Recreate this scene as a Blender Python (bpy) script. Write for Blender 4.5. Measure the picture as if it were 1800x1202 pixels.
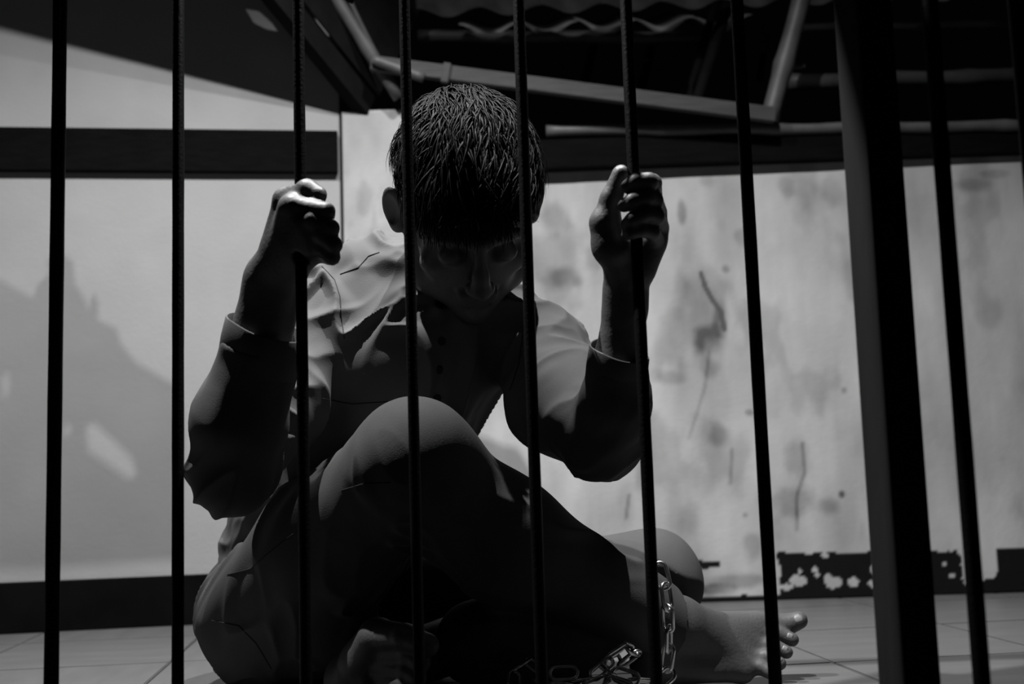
import bpy, math, random
import numpy as np
from mathutils import Vector, Matrix
from mathutils.bvhtree import BVHTree

random.seed(7); np.random.seed(7)
for o in list(bpy.data.objects): bpy.data.objects.remove(o, do_unlink=True)
S = bpy.context.scene
COL = S.collection

# ------------------------------------------------------------------ camera
F = 2038.0; YS = F / 2350.0                  # focal length in pixels of the 1800x1202 frame
CAM = Vector((0.0, 0.0, 0.27))
up = Vector((-570.0, 17600.0, F)).normalized()           # world up in camera coords (right, up, forward)
fw = Vector((0, 0, 1)) - up * up.z; fw.normalize()       # world +Y
rt = fw.cross(up)                                         # sign fixed below
if rt.x < 0: rt = -rt
R3 = Matrix((rt, fw, up))                                 # camera coords -> world
cam_d = bpy.data.cameras.new('camera'); cam = bpy.data.objects.new('camera', cam_d); COL.objects.link(cam)
cr, cu, cf = R3 @ Vector((1, 0, 0)), R3 @ Vector((0, 1, 0)), R3 @ Vector((0, 0, 1))
M = Matrix((cr, cu, -cf)).transposed().to_4x4(); M.translation = CAM
cam.matrix_world = M
cam_d.sensor_width = 36.0; cam_d.lens = 36.0 * F / 1800.0; cam_d.clip_start = 0.02
cam_d.dof.use_dof = True; cam_d.dof.focus_distance = 1.56 * YS; cam_d.dof.aperture_fstop = 4.5
S.camera = cam
def at(px, py, Y):
    d = R3 @ Vector((px - 900.0, 601.0 - py, F))
    return CAM + d * (Y * YS / d.y)              # Y: distance in nominal units, scaled to metres
def atz(px, py, z=0.0):
    d = R3 @ Vector((px - 900.0, 601.0 - py, F))
    return CAM + d * ((z - CAM.z) / d.z)

# ------------------------------------------------------------------ world, lamp, exposure
W = bpy.data.worlds.new('night'); S.world = W; W.use_nodes = True
W.node_tree.nodes['Background'].inputs[0].default_value = (1, 1, 1, 1)
W.node_tree.nodes['Background'].inputs[1].default_value = 0.0006
LAMP = Vector((0.14, 1.46 * YS, 1.78))
def lamp(name, loc, power, radius):
    d = bpy.data.lights.new(name, 'POINT'); d.energy = power; d.shadow_soft_size = radius; d.color = (1, 1, 1)
    o = bpy.data.objects.new(name, d); o.location = loc; COL.objects.link(o); return o
def spot(name, loc, aim, power, radius, angle, blend):
    d = bpy.data.lights.new(name, 'SPOT'); d.energy = power; d.shadow_soft_size = radius; d.spot_size = math.radians(angle); d.spot_blend = blend
    o = bpy.data.objects.new(name, d); o.location = loc; COL.objects.link(o)
    o.rotation_euler = (Vector(aim) - Vector(loc)).to_track_quat('-Z', 'Y').to_euler(); return o
LAMP_B = LAMP + Vector((-0.66, 0.01, 0.0))
spot('shaded_bulb_light', LAMP, LAMP + Vector((0, 0.03, -1)), 146, 0.007, 150, 1.0)
spot('second_bulb_light', LAMP_B, LAMP_B + Vector((0, 0.03, -1)), 170, 0.007, 150, 1.0)
S.view_settings.view_transform = 'Standard'; S.view_settings.look = 'None'
S.view_settings.exposure = 0.0; S.view_settings.gamma = 1.0; S.view_settings.use_curve_mapping = False

# ------------------------------------------------------------------ helpers
def link(name, me, mat, parent=None, smooth=False):
    o = bpy.data.objects.new(name, me); COL.objects.link(o)
    if mat: me.materials.append(mat)
    if parent: o.parent = parent
    if smooth and len(me.polygons): me.polygons.foreach_set('use_smooth', [True] * len(me.polygons))
    return o
def tag(o, label=None, cat=None, group=None, kind=None):
    if label: o['label'] = label
    if cat: o['category'] = cat
    if group: o['group'] = group
    if kind: o['kind'] = kind
    return o
def empty(name, loc=(0, 0, 0)):
    o = bpy.data.objects.new(name, None); o.empty_display_size = 0.05; COL.objects.link(o)
    return o
def mesh(name, v, f):
    me = bpy.data.meshes.new(name); me.from_pydata([tuple(x) for x in v], [], f); me.update(); return me

def mat(name, col, rough=0.7, metal=0.0, bump=0.0, bscale=40, var=0.0, vscale=8, spec=0.4, stretch=(1, 1, 1), attr=None):
    m = bpy.data.materials.new(name); m.use_nodes = True; nt = m.node_tree; N = nt.nodes; L = nt.links
    b = N['Principled BSDF']
    b.inputs['Base Color'].default_value = (col, col, col, 1); b.inputs['Roughness'].default_value = rough
    b.inputs['Metallic'].default_value = metal; b.inputs['Specular IOR Level'].default_value = spec
    tc = N.new('ShaderNodeTexCoord'); mp = N.new('ShaderNodeMapping'); mp.inputs['Scale'].default_value = stretch
    L.new(tc.outputs['Object'], mp.inputs['Vector'])
    src = None
    if attr:
        a = N.new('ShaderNodeAttribute'); a.attribute_name = attr; src = a.outputs['Color']
    if var > 0:
        n = N.new('ShaderNodeTexNoise'); n.inputs['Scale'].default_value = vscale; n.inputs['Detail'].default_value = 6
        L.new(mp.outputs[0], n.inputs['Vector'])
        r = N.new('ShaderNodeMapRange'); r.inputs[1].default_value = 0.3; r.inputs[2].default_value = 0.7
        r.inputs[3].default_value = 1 - var; r.inputs[4].default_value = 1 + var
        L.new(n.outputs['Fac'], r.inputs[0])
        mx = N.new('ShaderNodeVectorMath'); mx.operation = 'SCALE'
        if src: L.new(src, mx.inputs[0])
        else: mx.inputs[0].default_value = (col, col, col)
        L.new(r.outputs[0], mx.inputs['Scale']); src = mx.outputs[0]
    if src: L.new(src, b.inputs['Base Color'])
    if bump > 0:
        n2 = N.new('ShaderNodeTexNoise'); n2.inputs['Scale'].default_value = bscale; n2.inputs['Detail'].default_value = 5
        L.new(mp.outputs[0], n2.inputs['Vector'])
        bp = N.new('ShaderNodeBump'); bp.inputs['Strength'].default_value = bump; bp.inputs['Distance'].default_value = 0.002
        L.new(n2.outputs['Fac'], bp.inputs['Height']); L.new(bp.outputs[0], b.inputs['Normal'])
    return m
MT = dict(
    plaster=mat('plaster', 0.55, 0.9, bump=0.25, bscale=120, var=0.04, vscale=5, attr='paint', spec=0.2),
    tile=mat('glazed_tile', 0.11, 0.4, bump=0.06, bscale=60, var=0.12, vscale=6, spec=0.3, stretch=(1, 4, 1)),
    grout=mat('grout', 0.012, 0.95, spec=0.1),
    wood=mat('beam_wood', 0.0022, 0.9, bump=0.5, bscale=60, var=0.4, vscale=14, spec=0.08, stretch=(1, 8, 8)),
    paleplank=mat('plank_wood', 0.036, 0.7, bump=0.4, bscale=60, var=0.25, vscale=14, stretch=(1, 8, 8)),
    bamboo=mat('bamboo', 0.075, 0.5, bump=0.2, bscale=60, var=0.25, vscale=20),
    oldwood=mat('old_dark_wood', 0.006, 0.85, spec=0.1, bump=0.4, bscale=60, var=0.3, vscale=20),
    rooftile=mat('clay_tile', 0.32, 0.8, bump=0.4, bscale=80, var=0.3, vscale=20),
    skirting=mat('black_skirting', 0.003, 0.9, var=0.3, vscale=12, spec=0.05),
    iron=mat('painted_iron', 0.004, 0.55, bump=0.25, bscale=300, spec=0.12),
    post=mat('post_paint', 0.014, 0.7, spec=0.15, bump=0.3, bscale=90, var=0.5, vscale=14, stretch=(1, 1, 0.15)),
    chain=mat('chain_steel', 0.8, 0.27, metal=1.0),
    skin=mat('skin', 0.085, 0.5, bump=0.25, bscale=260, var=0.1, vscale=30, spec=0.45),
    nail=mat('nail', 0.22, 0.35),
    shirt=mat('shirt_cotton', 0.10, 0.85, bump=0.12, bscale=700, var=0.06, vscale=30, spec=0.2),
    seam=mat('seam_thread', 0.02, 0.9),
    trouser=mat('trouser_cotton', 0.075, 0.9, bump=0.15, bscale=600, var=0.08, vscale=20, spec=0.15),
    hair=mat('black_hair', 0.005, 0.55, spec=0.10, var=0.3, vscale=60),
    bead=mat('bead', 0.6, 0.2, metal=1.0),
)

def box(name, c, size, m, parent=None, rz=0.0, bevel=0.0, R=None):
    sx, sy, sz = size[0] / 2, size[1] / 2, size[2] / 2
    R = R or Matrix.Rotation(rz, 3, 'Z'); v = []
    b = bevel
    if b <= 0:
        v = [Vector((x * sx, y * sy, z * sz)) for z in (-1, 1) for y in (-1, 1) for x in (-1, 1)]
        f = [(0, 2, 3, 1), (4, 5, 7, 6), (0, 1, 5, 4), (2, 6, 7, 3), (0, 4, 6, 2), (1, 3, 7, 5)]
        me = mesh(name, [R @ p + Vector(c) for p in v], f)
    else:
        import bmesh
        bm = bmesh.new(); bmesh.ops.create_cube(bm, size=1.0)
        for p in bm.verts: p.co = Vector((p.co.x * size[0], p.co.y * size[1], p.co.z * size[2]))
        bmesh.ops.bevel(bm, geom=list(bm.edges), offset=b, segments=2, affect='EDGES', profile=0.6)
        for p in bm.verts: p.co = R @ p.co + Vector(c)
        me = bpy.data.meshes.new(name); bm.to_mesh(me); bm.free()
    return link(name, me, m, parent)

def frame_of(t, ref=Vector((0, 0, 1))):
    t = t.normalized()
    if abs(t.dot(ref)) > 0.95: ref = Vector((0, 1, 0))
    a = t.cross(ref).normalized(); return a, t.cross(a).normalized()
def tube_vf(pts, rads, n=10, base=0, cap=True, closed=False, ref=Vector((0, 0, 1))):
    v, f = [], []; m = len(pts)
    for i, p in enumerate(pts):
        t = (pts[(i + 1) % m] - pts[i - 1]) if closed else (pts[min(i + 1, m - 1)] - pts[max(i - 1, 0)])
        a, b = frame_of(t, ref)
        for k in range(n):
            w = 2 * math.pi * k / n
            v.append(p + (a * math.cos(w) + b * math.sin(w)) * rads[i])
    rng = m if closed else m - 1
    for i in range(rng):
        for k in range(n):
            i2 = (i + 1) % m
            f.append((base + i * n + k, base + i2 * n + k, base + i2 * n + (k + 1) % n, base + i * n + (k + 1) % n))
    if cap and not closed:
        f.append(tuple(base + k for k in range(n))); f.append(tuple(base + (m - 1) * n + k for k in reversed(range(n))))
    return v, f
def tube(name, pts, rads, m, parent=None, n=10, closed=False):
    if not hasattr(rads, '__len__'): rads = [rads] * len(pts)
    v, f = tube_vf(pts, rads, n, closed=closed)
    return link(name, mesh(name, v, f), m, parent, smooth=True)

# numpy value noise
_T = np.random.RandomState(3).rand(32, 32, 32).astype(np.float32)
def vnoise(p):
    i = np.floor(p).astype(np.int64); f = (p - i).astype(np.float32); f = f * f * (3 - 2 * f); r = 0
    for dx in (0, 1):
        wx = f[..., 0] if dx else 1 - f[..., 0]
        for dy in (0, 1):
            wy = f[..., 1] if dy else 1 - f[..., 1]
            for dz in (0, 1):
                wz = f[..., 2] if dz else 1 - f[..., 2]
                r = r + wx * wy * wz * _T[(i[..., 0] + dx) & 31, (i[..., 1] + dy) & 31, (i[..., 2] + dz) & 31]
    return r
def fbm(p, o=4):
    s = 0; a = 0.5; q = p.copy()
    for k in range(o): s = s + a * vnoise(q); q = q * 2.03 + 7.1; a *= 0.5
    return s / (1 - 0.5 ** o)
def sstep(a, b, x):
    t = np.clip((x - a) / (b - a), 0, 1); return t * t * (3 - 2 * t)

# ------------------------------------------------------------------ floor of tiles
floor = box('floor', (0, 1.35, -0.03), (4.4, 2.9, 0.05), MT['grout']); tag(floor, 'pale tiled floor under the seated man', kind='structure')
ya = math.radians(6.8); ax = Vector((math.cos(ya), math.sin(ya), 0)); ay = Vector((-math.sin(ya), math.cos(ya), 0))
T = 0.316
o1 = atz(302, 1161); o2 = atz(300, 1163)
org = ax * o1.dot(ax) + ay * o2.dot(ay)
g = 0.0016
import bmesh
def tile_mesh():
    bm = bmesh.new(); bmesh.ops.create_cube(bm, size=1.0)
    for p in bm.verts: p.co = Vector((p.co.x * (T - 2 * g), p.co.y * (T - 2 * g), p.co.z * 0.006))
    top = [e for e in bm.edges if all(q.co.z > 0 for q in e.verts)]
    bmesh.ops.bevel(bm, geom=top, offset=0.0015, segments=2, affect='EDGES')
    me = bpy.data.meshes.new('tile'); bm.to_mesh(me); bm.free(); me.materials.append(MT['tile']); return me
tm = tile_mesh()
for i in range(-5, 7):
    for j in range(-5, 4):
        c = org + ax * (i + 0.5) * T + ay * (j + 0.5) * T
        if abs(c.x) > 1.9 or c.y < 1.14 or c.y > 2.65: continue
        o = bpy.data.objects.new('tile', tm); COL.objects.link(o); o.parent = floor
        o.location = (c.x, c.y, -0.003 - random.random() * 0.0006); o.rotation_euler = (random.gauss(0, .0006), random.gauss(0, .0006), ya + math.pi / 2 * random.randint(0, 3))

# ------------------------------------------------------------------ walls (dense sheets with relief and a stain map)
def wall_sheet(name, A, B, z0, z1, paint, thick=0.12, h=0.005, relief=0.0012):
    A = Vector((A[0], A[1], 0)); B = Vector((B[0], B[1], 0)); L = (B - A).length; t = (B - A) / L
    nrm = Vector((t.y, -t.x, 0))                             # towards the camera
    nx = int(L / h) + 1; nz = int((z1 - z0) / h) + 1
    u = np.linspace(0, L, nx); z = np.linspace(z0, z1, nz); U, Z = np.meshgrid(u, z)
    P = np.stack([U * 9, Z * 9, np.zeros_like(U)], -1)
    d = (fbm(P, 5) - 0.5) * relief * 2
    X = A.x + t.x * U + nrm.x * d; Y = A.y + t.y * U + nrm.y * d
    co = np.stack([X, Y, Z], -1).reshape(-1, 3)
    k = np.arange(nx * nz).reshape(nz, nx)
    q = np.stack([k[:-1, :-1], k[:-1, 1:], k[1:, 1:], k[1:, :-1]], -1).reshape(-1, 4)
    back = co[[0, nx - 1, nx * nz - 1, nx * (nz - 1)]] - np.array([nrm.x, nrm.y, 0]) * thick
    n0 = nx * nz; co = np.vstack([co, back])
    fs = [tuple(map(int, r)) for r in q]
    fs += [(n0, n0 + 3, n0 + 2, n0 + 1)]
    rim_b = list(range(nx)); rim_t = list(range(nx * (nz - 1), nx * nz))
    fs += [tuple(list(reversed(rim_b)) + [n0, n0 + 1]), tuple(rim_t + [n0 + 2, n0 + 3])]
    l = [int(r * nx) for r in range(nz)]; rr = [int(r * nx + nx - 1) for r in range(nz)]
    fs += [tuple(l + [n0 + 3, n0]), tuple(list(reversed(rr)) + [n0 + 1, n0 + 2])]
    me = mesh(name, co, fs)
    pc = paint(X.reshape(-1), Y.reshape(-1), Z.reshape(-1)); pc = np.concatenate([pc, np.full(4, 0.2)])
    at_ = me.color_attributes.new('paint', 'FLOAT_COLOR', 'POINT')
    buf = np.ones((len(co), 4), np.float32); buf[:, :3] = pc[:, None]; at_.data.foreach_set('color', buf.reshape(-1))
    o = link(name, me, MT['plaster']); sm = [True] * len(q) + [False] * (len(me.polygons) - len(q)); me.polygons.foreach_set('use_smooth', sm)
    return o

YR = 2.82
pA = at(-260, 700, 2.63 - 0.049); pL0 = at(0, 700, 2.63); pL1 = at(604, 700, 2.745)
dl = (pL1 - pL0); pA = pL0 - dl * 0.9
def paint_left(X, Y, Z):
    P = np.stack([X * 3, Z * 3, Y * 0], -1); P2 = np.stack([X * 14, Z * 14, Y * 0 + 3], -1)
    c = 0.30 + 0.03 * (fbm(P, 4) - .5) + 0.03 * (fbm(P2, 3) - .5)
    return c
wl = wall_sheet('wall_left', pA, pL1, 0, 1.75, paint_left, relief=0.0006)
tag(wl, 'smooth whitewashed wall left of the pillar', kind='structure')

def wallpt(px, py): return at(px, py, YR)
def paint_right(X, Y, Z):
    P = np.stack([X, Z, X * 0], -1)
    a = fbm(P * np.array([5, 3.2, 1]), 5); b = fbm(P * np.array([15, 7, 1]) + 5, 4); s = fbm(P * np.array([26, 4, 1]) + 11, 4)
    c = 0.58 + 0.30 * (a - .5) + 0.30 * (b - .5) + 0.18 * (s - .5)
    blot = sstep(0.60, 0.75, fbm(P * np.array([11, 7, 1]) + 21, 4)) * 0.22
    c = c - blot * .6
    def spot(px, py, rx, ry, k, soft=0.6, wob=0.35):
        w = wallpt(px, py); rx *= YR * YS / F; ry *= YR * YS / F
        d = np.sqrt(((X - w.x) / rx) ** 2 + ((Z - w.z) / ry) ** 2) + wob * (fbm(P * 40 + px, 3) - .5) * 2
        return k * (1 - sstep(1 - soft, 1 + soft * .6, d))
    def stroke(pts, r, k):
        dm = np.full(X.shape, 9.0)
        w = [wallpt(*q) for q in pts]
        for p, q in zip(w[:-1], w[1:]):
            dx, dz = q.x - p.x, q.z - p.z; L2 = dx * dx + dz * dz
            t = np.clip(((X - p.x) * dx + (Z - p.z) * dz) / L2, 0, 1)
            dm = np.minimum(dm, np.hypot(X - p.x - t * dx, Z - p.z - t * dz))
        return k * (1 - sstep(0.4, 1.2, dm / (r * YR * YS / F) + .3 * (fbm(P * 60, 2) - .5)))
    for a_ in [(975, 385, 26, 34, .20), (985, 490, 34, 22, .20), (1197, 375, 8, 22, .25), (1240, 600, 28, 26, .26), (1265, 560, 14, 40, .20), (1225, 540, 40, 60, .08),
               (1180, 665, 30, 14, .14), (1245, 645, 18, 22, .16), (1260, 765, 20, 20, .14), (1398, 805, 22, 34, .16), (1395, 880, 34, 30, .24), (1455, 890, 20, 16, .20),
               (1275, 475, 8, 8, .2), (1300, 420, 12, 16, .14), (1476, 868, 6, 7, .5), (1314, 725, 8, 6, .25), (1308, 905, 5, 5, .25), (1480, 687, 5, 6, .25),
               (1150, 660, 14, 14, .12), (1080, 330, 16, 20, .12), (1240, 320, 14, 16, .12), (1420, 350, 40, 30, .14), (1380, 330, 16, 22, .18), (1460, 340, 20, 30, .12),
               (1210, 910, 20, 30, .12), (1100, 880, 16, 40, .10), (1320, 960, 18, 26, .2), (650, 320, 18, 40, .10), (665, 230, 24, 16, .12), (640, 400, 16, 40, .08),
               (1300, 1020, 60, 12, .25), (1230, 1035, 70, 10, .3), (1700, 330, 40, 12, .15), (1640, 380, 60, 60, .06), (1740, 310, 30, 8, .15)]:
        c = c - spot(*a_)
    c = c - stroke([(1231, 482), (1238, 505), (1252, 530), (1266, 550), (1272, 580)], 5, .3) - stroke([(1245, 620), (1238, 680), (1210, 770)], 4, .12)
    c = c - stroke([(1408, 780), (1412, 830), (1398, 870), (1398, 930)], 4, .2) - stroke([(1285, 790), (1282, 850)], 4, .16) - stroke([(1105, 870), (1100, 910)], 4, .2)
    c = np.clip(c, .12, .75)
    # remains of the black painted skirting band, flaked off in places
    zt = 0.27 - (0.0) * X
    ztop = np.interp(X, [wallpt(1215, 975).x, wallpt(1800, 962).x], [wallpt(1215, 975).z, wallpt(1800, 962).z])
    zz = (Z - ztop) + 0.010 * (fbm(P * 55 + 4, 3) - .5)
    xs = X + 0.02 * (fbm(P * 45 + 9, 3) - .5)
    x = lambda px: wallpt(px, 1000).x
    on = (zz < 0) & (xs > x(1366)) & ~((xs > x(1683)) & (xs < x(1745)) & (zz > -0.062))
    on |= (zz < -0.012) & (zz > -0.026) & (xs > x(1212)) & (xs < x(1264))
    on |= (zz < 0) & (xs < x(1130))
    on |= Z < 0.006 + 0.008 * fbm(P * 30, 3)
    chip = np.zeros(X.shape)
    for a_ in [(1400, 1020, 15, 9), (1430, 1000, 6, 5), (1434, 1009, 5, 4), (1380, 1030, 12, 5), (1462, 1024, 16, 10), (1452, 1015, 6, 8), (1498, 1022, 9, 9), (1403, 1003, 3, 4),
               (1668, 1010, 5, 4), (1690, 1007, 5, 7), (1692, 1022, 7, 4), (1655, 990, 3, 3), (1534, 1000, 6, 8), (1447, 974, 8, 5), (1530, 1024, 8, 7)]:
        chip = np.maximum(chip, spot(*a_, 1.0, .25, .35))
    on &= ~(chip > .5)
    return np.where(on, 0.003, c * .66)
pr0 = at(604, 700, YR); pr1 = at(2150, 700, YR - 0.03)
wr = wall_sheet('wall_right', pr0, pr1, 0, 0.925, paint_right, h=0.004, relief=0.0018)
tag(wr, 'stained flaking plaster wall behind the man', kind='structure')

# pillar between the two walls
pc0 = at(602.5, 300, 2.74); pc1 = at(712, 300, 2.74)
pz = at(650, 194, 2.74).z
pil = wall_sheet('wall_pillar', (pc0.x, 2.74 * YS), (pc1.x, 2.74 * YS), 0, pz, lambda X, Y, Z: paint_right(X * 1.02, Y, Z) if False else 0.54 * np.clip(0.64 + 0.30 * (fbm(np.stack([X * 22, Z * 12, X * 0], -1), 4) - .5) - 0.12 * sstep(.55, .75, fbm(np.stack([X * 30, Z * 14, X * 0 + 4], -1), 3)), .2, .8), h=0.004, thick=0.2, relief=0.002)
tag(pil, 'blotchy plaster pillar between smooth wall and stained wall', kind='structure')

# skirting and dark beams
wa = math.atan2(dl.y, dl.x); tl = Vector((math.cos(wa), math.sin(wa), 0)); nl = Vector((tl.y, -tl.x, 0))
def along_left(p0, p1, z0, z1, d, name, m, bevel=0.003):
    c = (p0 + p1) / 2; L = (p1 - p0).length
    c = Vector((c.x, c.y, (z0 + z1) / 2)) + nl * (d / 2 - 0.004)
    return box(name, c, (L, d, z1 - z0), m, rz=wa, bevel=bevel)
b = along_left(Vector((pA.x, pA.y, 0)), Vector((pL1.x, pL1.y, 0)), 0, 0.097, 0.016, 'baseboard_left', MT['skirting'])
tag(b, 'black painted skirting along the smooth wall', kind='structure')
zb0 = at(0, 303, 2.63).z; zb1 = at(0, 227, 2.63).z
b = along_left(Vector((pA.x, pA.y, 0)), Vector((pL1.x, pL1.y, 0)) - tl * 0.004, zb0, zb1, 0.022, 'trim_1', MT['wood'])
tag(b, 'dark wooden beam across the smooth wall', kind='structure')
q0 = at(712, 262, 2.80); q1 = at(2150, 262, 2.78); zr0 = at(1400, 287, 2.80).z; zr1 = at(1400, 236, 2.80).z
b = box('trim_2', ((q0.x + q1.x) / 2, 2.83 * YS, (zr0 + zr1) / 2), (q1.x - q0.x, 0.10, zr1 - zr0), MT['wood'], bevel=0.004)
tag(b, 'dark wooden beam lying on the stained wall', kind='structure')

# ------------------------------------------------------------------ roof frame above the walls
roof = empty('roof'); tag(roof, 'bamboo and timber roof frame with clay tiles over the wall', kind='structure')
def pole(name, a, b_, rpx, m, nodes=0.0, n=12, taper=1.0, bend=0.0):
    pa, pb = at(*a), at(*b_); L = (pb - pa).length; k = max(8, int(L / 0.03)); pts = []; rd = []
    r = rpx * (a[2] + b_[2]) / 2 / 2350
    for i in range(k + 1):
        t = i / k; p = pa.lerp(pb, t)
        p = p + Vector((0, 0, bend * math.sin(math.pi * t) + 0.0015 * math.sin(t * L * 23 + a[0])))
        q = r * (1 + (taper - 1) * t)
        if nodes:
            s = (t * L / nodes) % 1.0
            if s < 0.03 / nodes: q *= 1.13
        pts.append(p); rd.append(q * (1 + .04 * math.sin(t * L * 37 + a[1])))
    return tube(name, pts, rd, m, roof, n)
def beam(name, a, b_, hpx, depth, m, up=Vector((0, 0, 1))):
    pa, pb = at(*a), at(*b_); t = (pb - pa).normalized(); n_ = t.cross(up).normalized(); u = n_.cross(t).normalized()
    hh = hpx * (a[2] + b_[2]) / 2 / 2350
    R = Matrix((t, n_, u)).transposed()
    return box(name, (pa + pb) / 2, ((pb - pa).length, depth, hh), m, roof, R=R, bevel=0.002)
# the eave rafter that meets the wall at the pillar; light from the bulb is cut by it
C = at(628, 192, 2.73); Wp = at(0, 92, 2.63)
nn = (C - LAMP).cross(Wp - LAMP)
d = (R3 @ Vector((462 - 900.0, 601.0 + 10, F)))
Pp = CAM + d * ((LAMP - CAM).dot(nn) / d.dot(nn))
def rafter_line(off0, off1, hh, dd, name, m, ext=0.25):
    a = C + off0; b_ = Pp + off1; t = (b_ - a).normalized(); b_ = b_ + t * ext; a = a - t * 0.02
    n_ = t.cross(Vector((0, 0, 1))).normalized(); u = n_.cross(t).normalized()
    return box(name, (a + b_) / 2 + u * hh / 2, ((b_ - a).length, dd, hh), m, roof, R=Matrix((t, n_, u)).transposed(), bevel=0.002)
print('rafter', C, Pp)
rafter_line(Vector((0, 0, 0)), Vector((0, 0, 0)), 0.055, 0.03, 'rafter', MT['oldwood'], ext=.75)
def eave_board():
    t = (Pp - C).normalized(); n_ = t.cross(Vector((0, 0, 1))).normalized(); u = n_.cross(t).normalized(); a = C + Vector((.03, 0, .05))
    outer = [a + t * x + u * y for x, y in ((-.03, 0), (1.9, 0), (1.9, .55), (-.03, .55))]
    def thru(px, py):
        w = at(px, py, 2.63 + .115 * px / 604) - LAMP; return LAMP + w * ((a - LAMP).dot(n_) / w.dot(n_))
    loops = [outer] + [[thru(*q) for q in h_] for h_ in ([(432, 16), (456, 20), (480, 42), (490, 56), (470, 52), (446, 40)], [(474, 4), (486, 6), (516, 44), (514, 52), (500, 38)])]
    bm = bmesh.new(); es = []
    for lp in loops:
        vs = [bm.verts.new(q) for q in lp]; es += [bm.edges.new((vs[i], vs[(i + 1) % len(vs)])) for i in range(len(vs))]
    bmesh.ops.triangle_fill(bm, use_beauty=True, edges=es)
    g_ = bmesh.ops.extrude_face_region(bm, geom=list(bm.faces)); bmesh.ops.translate(bm, vec=n_ * .004, verts=[q for q in g_['geom'] if isinstance(q, bmesh.types.BMVert)])
    bmesh.ops.recalc_face_normals(bm, faces=list(bm.faces)); me = bpy.data.meshes.new('eave_board'); bm.to_mesh(me); bm.free(); link('eave_board', me, MT['oldwood'], roof)
eave_board()
pole('bamboo_pole', (572, -30, 2.62), (702, 172, 2.70), 12, MT['bamboo'], nodes=.14)
pole('bamboo_pole', (600, -30, 2.66), (668, 112, 2.72), 5, MT['bamboo'])
beam('plank', (652, 112, 2.66), (1362, 203, 2.72), 27, 0.02, MT['paleplank'])
pole('bamboo_pole', (655, 106, 2.64), (745, 136, 2.66), 9, MT['bamboo'])
beam('stub', (781, 146, 2.66), (787, 112, 2.66), 14, 0.015, MT['paleplank'], up=Vector((1, 0, 0)))
pole('bamboo_pole', (735, 64, 2.98), (1254, 67, 2.98), 11, MT['bamboo'], nodes=.2)
pole('bamboo_pole', (1416, -30, 2.74), (1352, 212, 2.76), 17, MT['bamboo'], nodes=.17)
pole('bamboo_pole', (1290, -30, 2.9), (1222, 190, 2.9), 11, MT['oldwood'])
pole('bamboo_pole', (1268, -30, 2.95), (1205, 190, 2.95), 8, MT['oldwood'])
pole('bamboo_pole', (1385, 144, 2.93), (1990, 128, 2.93), 14, MT['bamboo'], nodes=.19)
pole('bamboo_pole', (1380, 48, 3.02), (1990, 40, 3.02), 7, MT['bamboo'], nodes=.2)
pole('bamboo_pole', (960, 229, 2.77), (1990, 218, 2.77), 10, MT['bamboo'], nodes=.24, bend=-.002)
pole('bamboo_pole', (1380, 120, 2.8), (1414, 115, 2.8), 4, MT['bamboo'])
pole('rafter_pole', (1048, 60, 3.1), (1024, 165, 3.1), 8, MT['oldwood'])
pole('rafter_pole', (1150, 60, 3.1), (1126, 165, 3.1), 8, MT['oldwood'])
pole('rafter_pole', (1348, 60, 3.1), (1335, 140, 3.1), 6, MT['oldwood'])
# unseen board added above the frame, outline cut to cast the lower-left wall shadow
def add_shadow_board():
    cen = LAMP.lerp(at(160, 760, 2.66), .48); nrm = (cen - LAMP).normalized(); a, b_ = frame_of(nrm)
    def onto(px, py):
        u = (px + 0.0) / 604; w = at(px, py, 2.63 + .115 * u); d_ = w - LAMP; return LAMP + d_ * ((cen - LAMP).dot(nrm) / d_.dot(nrm))
    outer = [(-8, 488), (58, 525), (66, 500), (86, 482), (83, 455), (104, 446), (128, 460), (132, 500), (150, 528), (156, 548), (160, 522), (166, 516), (173, 535), (172, 562), (204, 578), (212, 604),
             (240, 640), (262, 650), (290, 668), (318, 678), (322, 760), (320, 860), (318, 985), (60, 1000), (-8, 1000)]
    holes = [[(150, 748), (166, 745), (206, 782), (232, 808), (241, 838), (226, 843), (190, 818), (155, 792)], [(2, 655), (14, 655), (17, 680), (10, 705), (3, 690)], [(112, 745), (124, 752), (122, 768), (112, 764)]]
    bm = bmesh.new(); es = []
    for loop in [outer] + holes:
        vs = [bm.verts.new(onto(*q)) for q in loop]; es += [bm.edges.new((vs[i], vs[(i + 1) % len(vs)])) for i in range(len(vs))]
    bmesh.ops.triangle_fill(bm, use_beauty=True, edges=es)
    g_ = bmesh.ops.extrude_face_region(bm, geom=list(bm.faces)); bmesh.ops.translate(bm, vec=nrm * .012, verts=[q for q in g_['geom'] if isinstance(q, bmesh.types.BMVert)])
    bmesh.ops.recalc_face_normals(bm, faces=list(bm.faces)); me = bpy.data.meshes.new('shadow_board'); bm.to_mesh(me); bm.free(); return link('shadow_board', me, MT['oldwood'], roof)
add_shadow_board()
# unseen cross pole and plank added right of the bulb to shade floor stripes
def up_to(px, py, z_):
    w = atz(px, py); return LAMP + (w - LAMP) * ((LAMP.z - z_) / LAMP.z)
pa, pb = up_to(1376, 1166, 1.16), up_to(2000, 1146, 1.16)
tube('bamboo_pole', [pa.lerp(pb, i / 20) for i in range(21)], [.0085 * (1.12 if i % 6 == 3 else 1) for i in range(21)], MT['bamboo'], roof, 12)
pl = [up_to(*q, 1.13) for q in ((1432, 1206), (1560, 1178), (1680, 1186), (1900, 1155), (1900, 1290), (1600, 1199))]
v = pl + [p + Vector((0, 0, .012)) for p in pl]; n = len(pl)
link('plank', mesh('plank', v, [tuple(reversed(range(n))), tuple(range(n, 2 * n))] + [(i, (i + 1) % n, n + (i + 1) % n, n + i) for i in range(n)]), MT['paleplank'], roof)
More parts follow.
